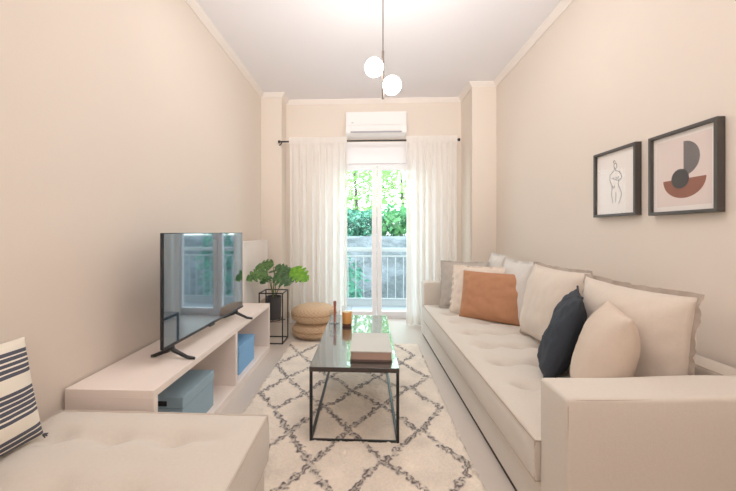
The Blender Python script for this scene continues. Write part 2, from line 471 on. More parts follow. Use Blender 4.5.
def curtain(x0, x1, label, seed, folds, flare):
    rng = random.Random(seed)
    t = thing('curtain', label, 'curtain', ((x0 + x1) / 2, 4.3, 0), group='sheer curtains at the balcony door')
    w = x1 - x0; nx_, nz_ = 200, 46
    ph = [rng.uniform(0, 6.28) for _ in range(6)]
    bm = bmesh.new(); rows = []
    ztop, zbot = 2.32, .012
    for k in range(nz_ + 1):
        v = k / nz_
        z = ztop + (zbot - ztop) * v
        row = []
        for i in range(nx_ + 1):
            u = i / nx_
            x = (u - .5) * w
            amp = .010 + .012 * min(1, v * 4) + .008 * v
            uu = u * folds * 2 * PI
            y = amp * (math.sin(uu + ph[0] + .7 * math.sin(2.3 * u * 6.28 + ph[1]) + 0.10 * math.sin(4 * v + ph[2])) + .28 * math.sin(uu * 2.1 + ph[3] + v * .5))
            x += .010 * math.sin(uu * .5 + ph[4] + v * 2.0) * v
            if flare: x += flare * v * v * (u - .5)
            if v < .045: y *= .35 + .65 * v / .045
            sg = .0
            y = y + (-.024 - .9 * y) * max(0, 1 - abs(z - 2.28) / .075)
            row.append(bm.verts.new((x, y, z)))
        rows.append(row)
    for a, b in zip(rows, rows[1:]):
        for i in range(nx_):
            bm.faces.new((a[i], a[i + 1], b[i + 1], b[i]))
    obj('panel', bm, M['curtain'], t, smooth=True)
    # rod pocket header and hem: a second layer of cloth
    for nm, za, zb in (('heading', 2.325, 2.245), ('hem', .10, .010)):
        bm = bmesh.new(); r0 = []; 
        for zz in (za, (za + zb) / 2, zb):
            v = (ztop - zz) / (ztop - zbot); row = []
            for i in range(nx_ + 1):
                u = i / nx_; uu = u * folds * 2 * PI
                amp = (.010 + .012 * min(1, max(0, v) * 4) + .008 * v)
                y = amp * (math.sin(uu + ph[0] + .7 * math.sin(2.3 * u * 6.28 + ph[1]) + 0.10 * math.sin(4 * v + ph[2])) + .28 * math.sin(uu * 2.1 + ph[3] + v * .5))
                if nm == 'heading': y = y * .15 - .030
                else: y -= .004
                row.append(bm.verts.new(((u - .5) * w + .010 * math.sin(uu * .5 + ph[4] + v * 2.0) * v, y, zz)))
            r0.append(row)
        for a, b in zip(r0, r0[1:]):
            for i in range(nx_):
                bm.faces.new((a[i], a[i + 1], b[i + 1], b[i]))
        obj(nm, bm, M['curtain'], t, smooth=True)
    return t
curtain(-.955, -.238, 'sheer white curtain left of the balcony door', 21, 8, 0)
curtain(.495, 1.11, 'sheer white curtain right of the balcony door, behind the sofa', 22, 7.4, 0)

# ---------------------------------------------------------------- air conditioner
t = thing('air_conditioner', 'white wall air conditioner above the balcony door', 'air conditioner', (.128, YB, 2.385), R(0))
bm = bmesh.new()
prof = [(0, 0), (-.12, 0), (-.185, .03), (-.20, .10), (-.20, .29), (-.185, .30), (0, .30)]
L_ = [bm.verts.new((-.385, y, z)) for y, z in prof]; R_ = [bm.verts.new((.385, y, z)) for y, z in prof]
bm.faces.new(L_); bm.faces.new(R_[::-1])
for i in range(len(prof)):
    j = (i + 1) % len(prof)
    bm.faces.new((L_[i], L_[j], R_[j], R_[i]))
bmesh.ops.bevel(bm, geom=[e for e in bm.edges], offset=.006, segments=2, affect='EDGES')
obj('body', bm, M['plastic'], t)
obj('front_panel', B(-.36, .36, -.207, -.198, .125, .292, bev=.004), M['plastic'], t)
bm = bmesh.new(); box(bm, -.32, .32, -.004, .004, -.032, .032, bev=.003)
o = obj('louver', bm, M['plastic'], t); o.location = (0, -.203, .078); o.rotation_euler = (R(-8), 0, 0)
obj('air_outlet', B(-.325, .325, -.2055, -.196, .03, .046), M['plastic_d'], t)
obj('badge', B(-.315, -.285, -.209, -.206, .150, .158), M['plastic_d'], t)

# ---------------------------------------------------------------- pendant lamp
t = thing('pendant_lamp', 'bronze pendant rod with two glowing opal globes over the table', 'pendant lamp', (.122, 2.5, 0))
obj('ceiling_canopy', lathe([(0, ZC), (.055, ZC), (.055, ZC - .02), (.01, ZC - .03), (0, ZC - .03)], 24), M['brass'], t)
obj('cable', T([(0, 0, ZC - .03), (0, 0, 2.45)], .004), M['brass'], t)
obj('rod', T([(0, 0, 2.45), (0, 0, 2.105)], .0085, n=12), M['brass'], t)
for s, z in ((-1, 2.333), (1, 2.201)):
    bm = bmesh.new(); bmesh.ops.create_uvsphere(bm, u_segments=32, v_segments=20, radius=.066)
    bmesh.ops.translate(bm, verts=bm.verts, vec=(s * .064, 0, z))
    obj('globe', bm, M['globe'], t, smooth=True)
    obj('globe_holder', T([(0, 0, z), (s * .02, 0, z)], .014, n=12), M['brass'], t)

# ---------------------------------------------------------------- radiator
t = thing('radiator', 'white panel radiator on the left wall behind the television', 'radiator', (XL + .004, 3.85, .35))
obj('panel', B(.05, .105, -.42, .42, 0, .70, bev=.008), M['radiator'], t)
bm = bmesh.new()
for i in range(20):
    y = -.40 + i * .042
    box(bm, .104, .108, y, y + .02, .05, .64)
obj('fluting', bm, M['radiator'], t)
obj('top_grille', B(.03, .10, -.41, .41, .69, .703), M['radiator'], t)
for y in (-.3, .3):
    obj('wall_bracket', B(0, .055, y - .02, y + .02, .1, .6), M['radiator'], t)
obj('valve', T([(.075, -.44, .66), (.075, -.40, .66)], .018, n=12), M['blackp'], t)

# ---------------------------------------------------------------- television stand
t = thing('television_stand', 'long low white media bench with open shelves along the left wall', 'media bench', (XL + .012, 1.466, 0), R(.35))
SW, SL, SH = .402, 1.86, .46
obj('top_board', B(0, SW, 0, SL, SH - .032, SH, bev=.002), M['stand'], t)
obj('bottom_board', B(0, SW, .03, SL - .03, 0.0, .05, bev=.002), M['stand'], t)
obj('side_panel', B(0, SW, 0, .03, 0, SH - .032, bev=.002), M['stand'], t)
obj('side_panel', B(0, SW, SL - .03, SL, 0, SH - .032, bev=.002), M['stand'], t)
obj('divider', B(.01, SW - .002, .97, 1.005, .05, SH - .032, bev=.002), M['stand'], t)
obj('back_panel', B(0, .01, .03, SL - .03, .05, SH - .032), M['stand'], t)

def storage_box(label, loc, m, w, l, h):
    t = thing('storage_box', label, 'storage box', loc, group='blue boxes in the media bench')
    obj('body', B(-w, 0, 0, l, 0, h - .06, bev=.004), m, t)
    obj('lid', B(-w - .003, .003, -.003, l + .003, h - .058, h, bev=.005), m, t)
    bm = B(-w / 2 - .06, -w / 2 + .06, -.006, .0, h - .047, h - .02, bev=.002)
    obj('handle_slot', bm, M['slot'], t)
storage_box('grey-blue lidded box in the near compartment of the white bench', (-.966, 1.79, .051), M['boxA'], .29, .37, .225)
storage_box('brighter blue lidded box in the far compartment of the white bench', (-.972, 2.62, .051), M['boxB'], .27, .36, .212)

# ---------------------------------------------------------------- television
tv_w, tv_h = 1.065, .61
ang = math.atan2(1.065, .036)         # direction of the screen along the bench
t = thing('television', 'large black flat television on the white media bench', 'television', (-1.062, 1.753, SH), ang)
# local x runs along the screen (near to far), local -y is the viewing side
zb = .075
obj('screen', B(.006, tv_w - .006, -.012, -.006, zb + .012, zb + tv_h - .005), M['screen'], t)
obj('bezel', B(0, tv_w, -.009, .006, zb, zb + tv_h, bev=.002), M['blackp'], t)
obj('back_housing', B(.12, tv_w - .12, .006, .045, zb + .02, zb + .36, bev=.012), M['blackp'], t)
obj('lower_trim', B(.0, tv_w, -.014, -.008, zb - .003, zb + .012), M['black'], t)
obj('sensor', B(tv_w / 2 - .03, tv_w / 2 + .03, -.016, .008, zb - .012, zb), M['blackp'], t)
for x in (.10, tv_w - .10):
    bm = bmesh.new()
    tube(bm, [(x, .004, zb + .01), (x, -.004, .045), (x - .01, -.09, .012), (x - .014, -.135, .008)], [.013, .013, .010, .008], n=8)
    tube(bm, [(x, .004, .055), (x, .03, .04), (x, .10, .012), (x, .12, .008)], [.013, .012, .010, .008], n=8)
    obj('foot', bm, M['blackp'], t, smooth=True)

# ---------------------------------------------------------------- rug (pattern as colour attribute of its pile)
RX0, RX1, RY0, RY1 = -.775, .525, 1.43, 3.55
LINES = [
 [(-.767,3.464),(-.614,3.189),(-.494,3.013),(-.301,2.703),(-.195,2.625),(-.104,2.461),(-.012,2.383),(.095,2.263),(.222,2.112),(.266,2.022),(.322,1.985),(.422,1.806),(.49,1.726),(.476,1.649),(.385,1.54),(.28,1.38),(.12,1.18)],
 [(-.35,3.55),(-.506,3.42),(-.614,3.189),(-.76,2.932),(-.611,2.676),(-.426,2.41),(-.286,2.245),(-.231,2.179),(-.099,1.981),(.014,1.822),(.086,1.7),(.174,1.635),(.257,1.534),(.42,1.3)],
 [(-.25,3.18),(-.379,3.049),(-.478,2.852),(-.611,2.676),(-.746,2.407),(-.58,2.185),(-.434,1.938),(-.333,1.787),(-.269,1.673),(-.178,1.522),(-.05,1.3),(.1,1.1)],
 [(-.03,3.1),(-.21,2.794),(-.322,2.638),(-.393,2.466),(-.433,2.409),(-.514,2.299),(-.582,2.191)],
 [(-.514,1.807),(-.434,1.938),(-.354,2.077),(-.286,2.245),(-.194,2.297),(-.104,2.461),(0,2.599),(.107,2.731),(.301,3.017),(.437,3.201),(.292,3.5)],
 [(-.6,1.25),(-.373,1.513),(-.269,1.673),(-.194,1.812),(-.099,1.981),(-.011,2.102),(.095,2.263),(.201,2.392),(.271,2.49),(.363,2.574),(.485,2.72),(.391,2.862),(.301,3.017),(.207,3.28)],
 [(-.2,1.25),(-.045,1.528),(.013,1.641),(.086,1.7),(.174,1.827),(.272,1.946),(.338,2.016),(.391,2.122),(.486,2.261),(.383,2.396),(.334,2.531),(.196,2.574),(.105,2.69),(.016,2.804),(-.15,3.0),(-.3,3.18),(-.42,3.4)],
 [(-.514,1.807),(-.64,1.62),(-.74,1.45),(-.6,1.25),(-.45,1.1)]]
def make_rug():
    st = .0055
    nx_ = int((RX1 - RX0) / st); ny_ = int((RY1 - RY0) / st)
    xs = np.linspace(RX0, RX1, nx_ + 1); ys = np.linspace(RY0, RY1, ny_ + 1)
    X, Y = np.meshgrid(xs, ys, indexing='ij')
    rs = np.random.RandomState(3)
    def smooth_noise(cell, seed):
        r2 = np.random.RandomState(seed)
        gx, gy = int((RX1 - RX0) / cell) + 3, int((RY1 - RY0) / cell) + 3
        G = r2.rand(gx, gy)
        fx, fy = (X - RX0) / cell, (Y - RY0) / cell
        ix, iy = fx.astype(int), fy.astype(int); tx, ty = fx - ix, fy - iy
        tx, ty = tx * tx * (3 - 2 * tx), ty * ty * (3 - 2 * ty)
        return G[ix, iy] * (1 - tx) * (1 - ty) + G[ix + 1, iy] * tx * (1 - ty) + G[ix, iy + 1] * (1 - tx) * ty + G[ix + 1, iy + 1] * tx * ty
    n1, n2, n3, n4 = smooth_noise(.02, 1), smooth_noise(.02, 2), smooth_noise(.012, 3), smooth_noise(.09, 4)
    PX = X + (n1 - .5) * .034; PY = Y + (n2 - .5) * .034
    D = np.full(X.shape, 9.0)
    for ln in LINES:
        for (x0, y0), (x1, y1) in zip(ln, ln[1:]):
            dx, dy = x1 - x0, y1 - y0
            tt = np.clip(((PX - x0) * dx + (PY - y0) * dy) / (dx * dx + dy * dy), 0, 1)
            D = np.minimum(D, np.hypot(PX - x0 - tt * dx, PY - y0 - tt * dy))
    # two rows of dark tufts either side of the line centre, broken up
    k = np.clip(1.25 - np.abs(D - .009) / .008, 0, 1) * np.clip((n3 - .22) * 3.2, 0.14, 1)
    k = np.clip(k + .22 * np.clip(1 - D / .026, 0, 1), 0, 1)
    edge = np.minimum(np.minimum(X - RX0, RX1 - X), np.minimum(Y - RY0, RY1 - Y))
    Z = .011 + .007 * smooth_noise(.028, 5) + .005 * smooth_noise(.011, 6) + .003 * rs.rand(*X.shape) + .003 * k
    Z = np.where(edge < .012, Z * np.clip(edge / .012, 0.05, 1), Z)
    XX = X + np.where(edge < .02, (n1 - .5) * .02, 0); YY = Y + np.where(edge < .02, (n2 - .5) * .02, 0)
    co = np.stack([XX, YY, Z + .001], -1).reshape(-1, 3)
    idx = np.arange(co.shape[0]).reshape(X.shape)
    f = np.stack([idx[:-1, :-1], idx[1:, :-1], idx[1:, 1:], idx[:-1, 1:]], -1).reshape(-1, 4)
    me = bpy.data.meshes.new('rug')
    me.vertices.add(len(co)); me.vertices.foreach_set('co', co.ravel().astype(np.float32))
    me.loops.add(f.size); me.loops.foreach_set('vertex_index', f.ravel().astype(np.int32))
    me.polygons.add(len(f)); me.polygons.foreach_set('loop_start', np.arange(0, f.size, 4, dtype=np.int32))
    me.update(calc_edges=True)
    me.polygons.foreach_set('use_smooth', [True] * len(me.polygons))
    cream = np.array(srgb(232, 218, 202)[:3]); dark = np.array(srgb(86, 76, 76)[:3])
    kk = k.reshape(-1, 1)
    base = cream * (0.86 + .22 * n4.reshape(-1, 1)) * (.93 + .14 * rs.rand(len(co), 1))
    col = np.ones((len(co), 4), np.float32); col[:, :3] = np.clip(base * (1 - kk) + dark * kk, 0, 1)
    ca = me.color_attributes.new('pile', 'FLOAT_COLOR', 'POINT')
    ca.data.foreach_set('color', col.ravel())
    m = bpy.data.materials.new('shaggy_wool'); m.use_nodes = True
    n, l = m.node_tree.nodes, m.node_tree.links
    at = n.new('ShaderNodeAttribute'); at.attribute_name = 'pile'
    l.new(at.outputs['Color'], n['Principled BSDF'].inputs['Base Color'])
    n['Principled BSDF'].inputs['Roughness'].default_value = .95
    n['Principled BSDF'].inputs['Sheen Weight'].default_value = .2
    o = link('rug', me, m)
    return o
tag(make_rug(), 'cream shaggy rug with dark diamond lines under the coffee table', 'rug')

# ---------------------------------------------------------------- coffee table
t = thing('coffee_table', 'long dark coffee table with thin black metal frame on the rug', 'coffee table', (-.064, 2.458, .014))
TW, TL, TH = .243, .592, .406
tt = obj('tabletop', B(-TW, TW, -TL, TL, TH - .026, TH, bev=.002), [M['tabletop'], M['edge']], t)
for p in tt.data.polygons:
    if abs(p.normal.z) < .5: p.material_index = 1     # dark edge banding
q = .008
for sx in (-1, 1):
    for sy in (-1, 1):
        x, y = sx * (TW - q - .001), sy * (TL - q - .001)
        obj('leg', B(x - q, x + q, y - q, y + q, 0, TH - .026, bev=.0015), M['black'], t)
for sx in (-1, 1):
    x = sx * (TW - q - .001)
    obj('side_rail', B(x - q, x + q, -TL + .018, TL - .018, 0.004, .018, bev=.0015), M['black'], t)
for sy in (-1, 1):
    y = sy * (TL - q - .001)
    obj('end_rail', B(-TW + .018, TW - .018, y - .005, y + .005, 0.004, .014), M['black'], t)
TZ = .42
# book
t = thing('book', 'thick book with plain grey cover lying on the coffee table', 'book', (.030, 2.125, TZ), R(-.5))
obj('back_cover', B(-.118, .118, -.178, .178, 0, .012, bev=.002), M['book3'], t)
obj('page_block', B(-.114, .114, -.174, .174, .012, .054, bev=.002), M['book2'], t)
obj('front_cover', B(-.120, .118, -.180, .178, .054, .062, bev=.002), M['book1'], t)
# candles
t = thing('amber_candle', 'amber glass candle jar on the coffee table, right of the taper', 'candle', (-.148, 2.70, TZ))
obj('jar_base', lathe([(0, 0), (.034, 0), (.038, .006), (.038, .022), (0, .022)], 28), M['amberd'], t, angle=40)
obj('amber_wax', lathe([(0, .022), (.038, .022), (.039, .03), (.039, .105), (.036, .11), (0, .11)], 28), M['amber'], t, angle=40)
obj('glass_rim', lathe([(.0385, .11), (.0385, .155), (.0365, .155), (.0365, .11)], 28), M['glass'], t, angle=40)
obj('wick', T([(0, 0, .11), (.002, 0, .125)], .0015, n=5), M['black'], t)
t = thing('taper_candle', 'thin rust taper candle in a clear glass holder on the coffee table', 'candle', (-.25, 2.775, TZ))
obj('glass_holder', lathe([(0, 0), (.042, 0), (.043, .006), (.043, .10), (.041, .10), (.041, .008), (0, .008)], 28), M['glass'], t, angle=40)
obj('candle', T([(0, 0, .008), (0, 0, .125), (0, 0, .155)], [.009, .009, .012], n=12), M['candle'], t)
obj('candle_tip', lathe([(.012, .155), (.0125, .172), (.006, .178), (0, .178)], 12), M['copper'], t)

# ---------------------------------------------------------------- poufs
def pouf(label, z, r, h, seed):
    t = thing('woven_pouf', label, 'pouf', (-.575, 3.83, z), R(20 * seed), group='woven poufs')
    def rad(v):   # v 0 bottom .. 1 top
        return r * (1 - abs(2 * v - 1) ** 3.2 * .30)
    bm = bmesh.new(); n = 288; rows = []
    K = 22
    for k in range(K + 1):
        v = k / K; row = []
        for i in range(n):
            a = 2 * PI * i / n
            bumpy = .008 * math.sin(a * 30 + (k // 2) * PI) + .003 * nz(math.cos(a), math.sin(a), v, 9)
            rr = rad(v) + bumpy
            row.append(bm.verts.new((rr * math.cos(a), rr * math.sin(a), h * v)))
        rows.append(row)
    for q_ in range(1, 9):    # top disc coils
        rr0 = rad(1) * (1 - q_ / 9); row = []
        for i in range(n):
            a = 2 * PI * i / n
            row.append(bm.verts.new((rr0 * math.cos(a), rr0 * math.sin(a), h + .010 * math.sin(PI * q_ / 9) + .004 * (q_ % 2))))
        rows.append(row)
    for a, b in zip(rows, rows[1:]):
        for i in range(n):
            bm.faces.new((a[i], a[(i + 1) % n], b[(i + 1) % n], b[i]))
    bm.faces.new(rows[-1]); bm.faces.new(rows[0][::-1])
    obj('woven_body', bm, M['pouf'], t, smooth=True)
    bm = bmesh.new()
    pts = []
    for i in range(160):
        a = 2 * PI * i / 160
        pts.append(((rad(.55) + .004) * math.cos(a), (rad(.55) + .004) * math.sin(a), h * (.55 + (.04 * math.sin(a * 38)))))
    tube(bm, pts, .0045, n=6, closed=True)
    obj('braid_band', bm, M['poufd'], t, smooth=True)
pouf('woven seagrass pouf on the floor, bottom of the stack of two', 0, .232, .156, 1)
pouf('woven seagrass pouf on top of the other pouf', .169, .243, .165, 2)

# ---------------------------------------------------------------- plant stand and plant
px, py = -.975, 3.64
t = thing('plant_stand', 'black wire cube plant stand beside the media bench', 'plant stand', (px, py, 0))
hw = .121; r_ = .0055; HT = .525
for sx in (-1, 1):
    for sy in (-1, 1):
        obj('upright', B(sx * hw - r_, sx * hw + r_, sy * hw - r_, sy * hw + r_, 0, HT), M['black'], t)
for nm, z in (('top_frame', HT - r_), ('bottom_frame', r_)):
    bm = bmesh.new()
    for s in (-1, 1):
        box(bm, -hw, hw, s * hw - r_, s * hw + r_, z - r_, z + r_)
        box(bm, s * hw - r_, s * hw + r_, -hw, hw, z - r_, z + r_)
    obj(nm, bm, M['black'], t)
bm = bmesh.new()
box(bm, -hw, hw, -.004, .004, .222, .229); box(bm, -.004, .004, -hw, hw, .222, .229)
tube(bm, [(.085 * math.cos(a * PI / 16), .085 * math.sin(a * PI / 16), .226) for a in range(32)], .005, n=6, closed=True)
obj('pot_ring', bm, M['black'], t)

t = thing('potted_monstera', 'monstera with broad split leaves in a charcoal pot, inside wire stand', 'potted plant', (px, py, .2315))
obj('pot', lathe([(0, 0), (.068, 0), (.072, .006), (.079, .235), (.079, .24), (.073, .24), (.070, .215), (0, .215)], 36), M['pot'], t, angle=40)
obj('soil', lathe([(.0705, .2155), (.04, .222), (0, .225)], 24), M['soil'], t)
def leaf(cen, tipdir, size, pitch_n, m, seed, droop=.25):
    """split leaf: outline with notches, folded along the midrib. cen = base of blade (local), tipdir = direction to the tip"""
    rng = random.Random(seed)
    tip = Vector(tipdir).normalized(); n = Vector(pitch_n); n = (n - tip * n.dot(tip)).normalized(); side = tip.cross(n)
    bm = bmesh.new()
    N = 15
    mid = []; 
    def P(s, w):
        zc = -droop * size * (s * s) - .22 * abs(w) * size * .5
        return Vector(cen) + tip * (s * size) + side * (w * size) + n * zc
    half = lambda s: .56 * math.sin(PI * min(1, (s + .14) / 1.14) ** .80) ** .75 if s < 1 else 0
    for sgn in (-1, 1):
        prev = None
        for i in range(N + 1):
            s = -.12 + 1.12 * i / N
            w = half(s) if 0 < i < N else .02
            notch = (i % 3 == 2 and 3 < i < N - 1)
            if notch: w *= .52
            row = [bm.verts.new(P(max(s, 0) if j == 0 else s + (.10 * (j / 4)), sgn * w * j / 4)) for j in range(5)]
            if prev:
                for j in range(4):
                    bm.faces.new((prev[j], prev[j + 1], row[j + 1], row[j]))
            prev = row
    bmesh.ops.remove_doubles(bm, verts=bm.verts, dist=.0008)
    o = obj('leaf', bm, m, t, smooth=True)
    b0 = Vector((rng.uniform(-.02, .02), rng.uniform(-.02, .02), .222)); b1 = Vector(cen)
    c = (b0 + b1) / 2 + Vector((0, 0, .06))
    pts = [(1 - q) ** 2 * b0 + 2 * q * (1 - q) * c + q * q * b1 for q in [i / 8 for i in range(9)]]
    obj('stem', T(pts, [.0055 - .0025 * i / 8 for i in range(9)], n=6), M['stem'], t)
z0 = .2315
leaf((-.065, -.05, .735 - z0 - .0), (-.78, -.6, -.10), .20, (-.25, -.75, .75), M['leafA'], 1)
leaf((-.02, .03, .80 - z0), (-.95, .05, .05), .19, (-.1, -.65, .8), M['leafA'], 2)
leaf((.0, .05, .77 - z0), (.95, .1, .02), .165, (.0, -.55, .9), M['leafB'], 3)
leaf((.03, -.06, .715 - z0), (.75, -.45, -.28), .19, (.1, -.85, .55), M['leafB'], 4)
leaf((.20, -.02, .765 - z0), (.75, -.3, -.40), .20, (.25, -.75, .65), M['leafC'], 5, .15)
leaf((.13, .03, .70 - z0), (.95, .1, -.15), .17, (.1, -.55, .85), M['leafB'], 6)
leaf((-.03, -.05, .69 - z0), (-.35, -.75, -.2), .13, (-.1, -.6, .8), M['leafB'], 7)
leaf((-.01, .07, .74 - z0), (-.4, .8, .0), .16, (0, -.4, .9), M['leafA'], 8)

# ---------------------------------------------------------------- sofa
def soft_block(x0, x1, y0, y1, z0, z1, crown, tufts, step=.018, rnd=.02, crease=0.0, creases_x=()):
    """upholstered slab: grid top with crown and dimples, straight boxing, flat bottom"""
    bm = bmesh.new()
    nx_ = max(4, int((x1 - x0) / step)); ny_ = max(4, int((y1 - y0) / step))
    top = []
    for i in range(nx_ + 1):
        row = []
        for j in range(ny_ + 1):
            u, v = i / nx_, j / ny_
            x = x0 + (x1 - x0) * u; y = y0 + (y1 - y0) * v
            ed = min(x - x0, x1 - x, y - y0, y1 - y)
            z = z1 + crown * (1 - math.exp(-ed / .05)) 
            for tx, ty, dep, sg in tufts:
                r2 = (x - tx) ** 2 + (y - ty) ** 2
                if r2 < .09: z -= dep * math.exp(-r2 / (2 * sg * sg))
            for cy_, dep in creases_x:
                dy = abs(y - cy_)
                if dy < .1: z -= dep * math.exp(-dy / .020) * min(1, max(0, (min(x - x0, x1 - x) - .09) / .09)) ** .7
            z += .003 * nz(x, y, 1, 7)
            if ed < 1e-6: z = z1 - .004
            row.append(bm.verts.new((x, y, z)))
        top.append(row)
    for i in range(nx_):
        for j in range(ny_):
            bm.faces.new((top[i][j], top[i + 1][j], top[i + 1][j + 1], top[i][j + 1]))
    loop = [top[i][0] for i in range(nx_ + 1)] + [top[nx_][j] for j in range(1, ny_ + 1)] + [top[i][ny_] for i in range(nx_ - 1, -1, -1)] + [top[0][j] for j in range(ny_ - 1, 0, -1)]
    prev = loop
    cx_, cy_ = (x0 + x1) / 2, (y0 + y1) / 2
    for zz, bul in ((z1 - .25 * (z1 - z0), .007), (z1 - .6 * (z1 - z0), .009), (z0 + .01, .003), (z0, 0)):
        ring = []
        for v in loop:
            bx = bul if v.co.x > x1 - 1e-5 else (-bul if v.co.x < x0 + 1e-5 else 0)
            by = bul if v.co.y > y1 - 1e-5 else (-bul if v.co.y < y0 + 1e-5 else 0)
            ring.append(bm.verts.new((v.co.x + bx, v.co.y + by, zz)))
        for k in range(len(loop)):
            k2 = (k + 1) % len(loop)
            bm.faces.new((prev[k], prev[k2], ring[k2], ring[k]))
        prev = ring
    bm.faces.new(prev)
    return bm

def rect_loop(x0, x1, y0, y1, z, n=20):
    P = []
    for i in range(n): P.append((x0 + (x1 - x0) * i / n, y0, z))
    for i in range(n): P.append((x1, y0 + (y1 - y0) * i / n, z))
    for i in range(n): P.append((x1 - (x1 - x0) * i / n, y1, z))
    for i in range(n): P.append((x0, y1 - (y1 - y0) * i / n, z))
    return P

t = thing('sofa', 'long beige linen sofa with tufted seat along the right wall', 'sofa', (.655, 1.16, 0), R(.7))
SD, SLn, AH = .845, 2.78, .605          # depth, length, arm height
obj('shadow_gap_plinth', B(.012, SD - .02, .02, SLn - .02, 0.0, .03), M['gap'], t)  # dark strip stands in for the shadow line where sofa meets floor
obj('base', B(0.004, SD - .01, .01, SLn - .01, .022, .202, bev=.012), M['sofa'], t)
AT = .178
def arm_bm(y0, y1):
    bm = B(0, SD, y0, y1, .022, AH, bev=.014, seg=3)
    bmesh.ops.subdivide_edges(bm, edges=[e for e in bm.edges if e.calc_length() > .1], cuts=10, use_grid_fill=True)
    for v in bm.verts:
        v.co.z += .006 * nz(v.co.x, v.co.y, v.co.z, 4) * (1 if v.co.z > .1 else 0)
        v.co.y += .006 * nz(v.co.x + 5, v.co.y, v.co.z, 4)
        if v.co.z > AH - .02: v.co.z += .022 * max(0, v.co.x / SD) ** 1.3
    return bm
for nm, y0, y1 in (('arm', 0, AT), ('arm', SLn - AT, SLn)):
    a = obj(nm, arm_bm(y0, y1), M['sofa'], t, smooth=True)
    bm = bmesh.new()
    for yy in (y0 + .006, y1 - .006):
        tube(bm, [(.006, yy, .03), (.006, yy, .3), (.006, yy, AH - .03), (.008, yy, AH - .010), (.03, yy, AH - .006), (.15, yy, AH - .004), (.3, yy, AH), (SD / 2, yy, AH + .004), (SD - .2, yy, AH + .010), (SD - .02, yy, AH + .015)], .0028, n=6)
    tube(bm, [(.007, y0 + .006, AH - .007), (.007, y1 - .006, AH - .007)], .0025, n=6)
    obj('arm_piping', bm, M['seam'], a)
bk = obj('backrest', B(SD - .13, SD, AT + .002, SLn - AT - .002, .10, AH - .004, bev=.014, seg=3), M['sofa'], t, smooth=False)
obj('backrest_piping', T([(SD - .124, AT + .01, AH - .008), (SD - .124, SLn - AT - .01, AH - .008)], .0028, n=6), M['seam'], bk)
sx0, sx1, sy0, sy1, sz0, sz1 = -.012, SD - .135, AT + .006, SLn - AT - .006, .205, .361
tuf = []; rows = 8
for k in range(rows):
    y = sy0 + (k + .5) * (sy1 - sy0) / rows
    for x in (.17, .37, .57):
        tuf.append((x, y, .034, .034))
cre = [(sy0 + (k + .5) * (sy1 - sy0) / rows, .030) for k in range(rows)]
sc = obj('seat_cushion', soft_block(sx0, sx1, sy0, sy1, sz0, sz1, .022, tuf, creases_x=cre), M['sofa'], t, smooth=False)
sc.data.polygons.foreach_set('use_smooth', [True] * len(sc.data.polygons)); sc.data.set_sharp_from_angle(angle=R(50))
bm = bmesh.new()
tube(bm, rect_loop(sx0 - .001, sx1, sy0, sy1, sz1 - .002), .0042, n=6, closed=True)
tube(bm, rect_loop(sx0 - .001, sx1, sy0, sy1, sz0 + .004), .0038, n=6, closed=True)
tube(bm, [(sx0 - .001, sy0, sz0), (sx0 - .006, sy0, (sz0 + sz1) / 2), (sx0 - .001, sy0, sz1)], .003, n=6)
obj('seat_piping', bm, M['seam'], sc)

# ---------------------------------------------------------------- ottoman / chaise in the near left corner
t = thing('ottoman', 'beige linen tufted ottoman in the near left corner', 'ottoman', (-.404, 1.398, 0))
OW, OL, OZ = .866, 1.15, .402
obj('base', B(-OW + .012, -.004, -OL + .01, -.012, .03, .205, bev=.012), M['sofa'], t)
for x in (-OW + .05, -.06):
    for y in (-OL + .06, -.06):
        obj('foot', B(x - .02, x + .02, y - .02, y + .02, 0, .03), M['gap'], t)
tuf = [(x, y, .036, .034) for x in (-.72, -.50, -.28, -.06 - .03) for y in (-.19, -.45, -.71, -.97)][:]
tuf = [q for q in tuf if q[0] < -.2]
oc = obj('seat_cushion', soft_block(-OW, 0, -OL, 0, .21, OZ, .020, tuf, creases_x=[(-.19, .024), (-.45, .024), (-.71, .024)]), M['sofa'], t)
oc.data.polygons.foreach_set('use_smooth', [True] * len(oc.data.polygons)); oc.data.set_sharp_from_angle(angle=R(50))
bm = bmesh.new()
tube(bm, rect_loop(-OW, .001, -OL, .001, OZ - .002), .0042, n=6, closed=True)
tube(bm, rect_loop(-OW, .001, -OL, .001, .214), .0038, n=6, closed=True)
tube(bm, [(.002, .002, .212), (.006, .006, .3), (.002, .002, OZ)], .003, n=6)
obj('seat_piping', bm, M['seam2'], oc)

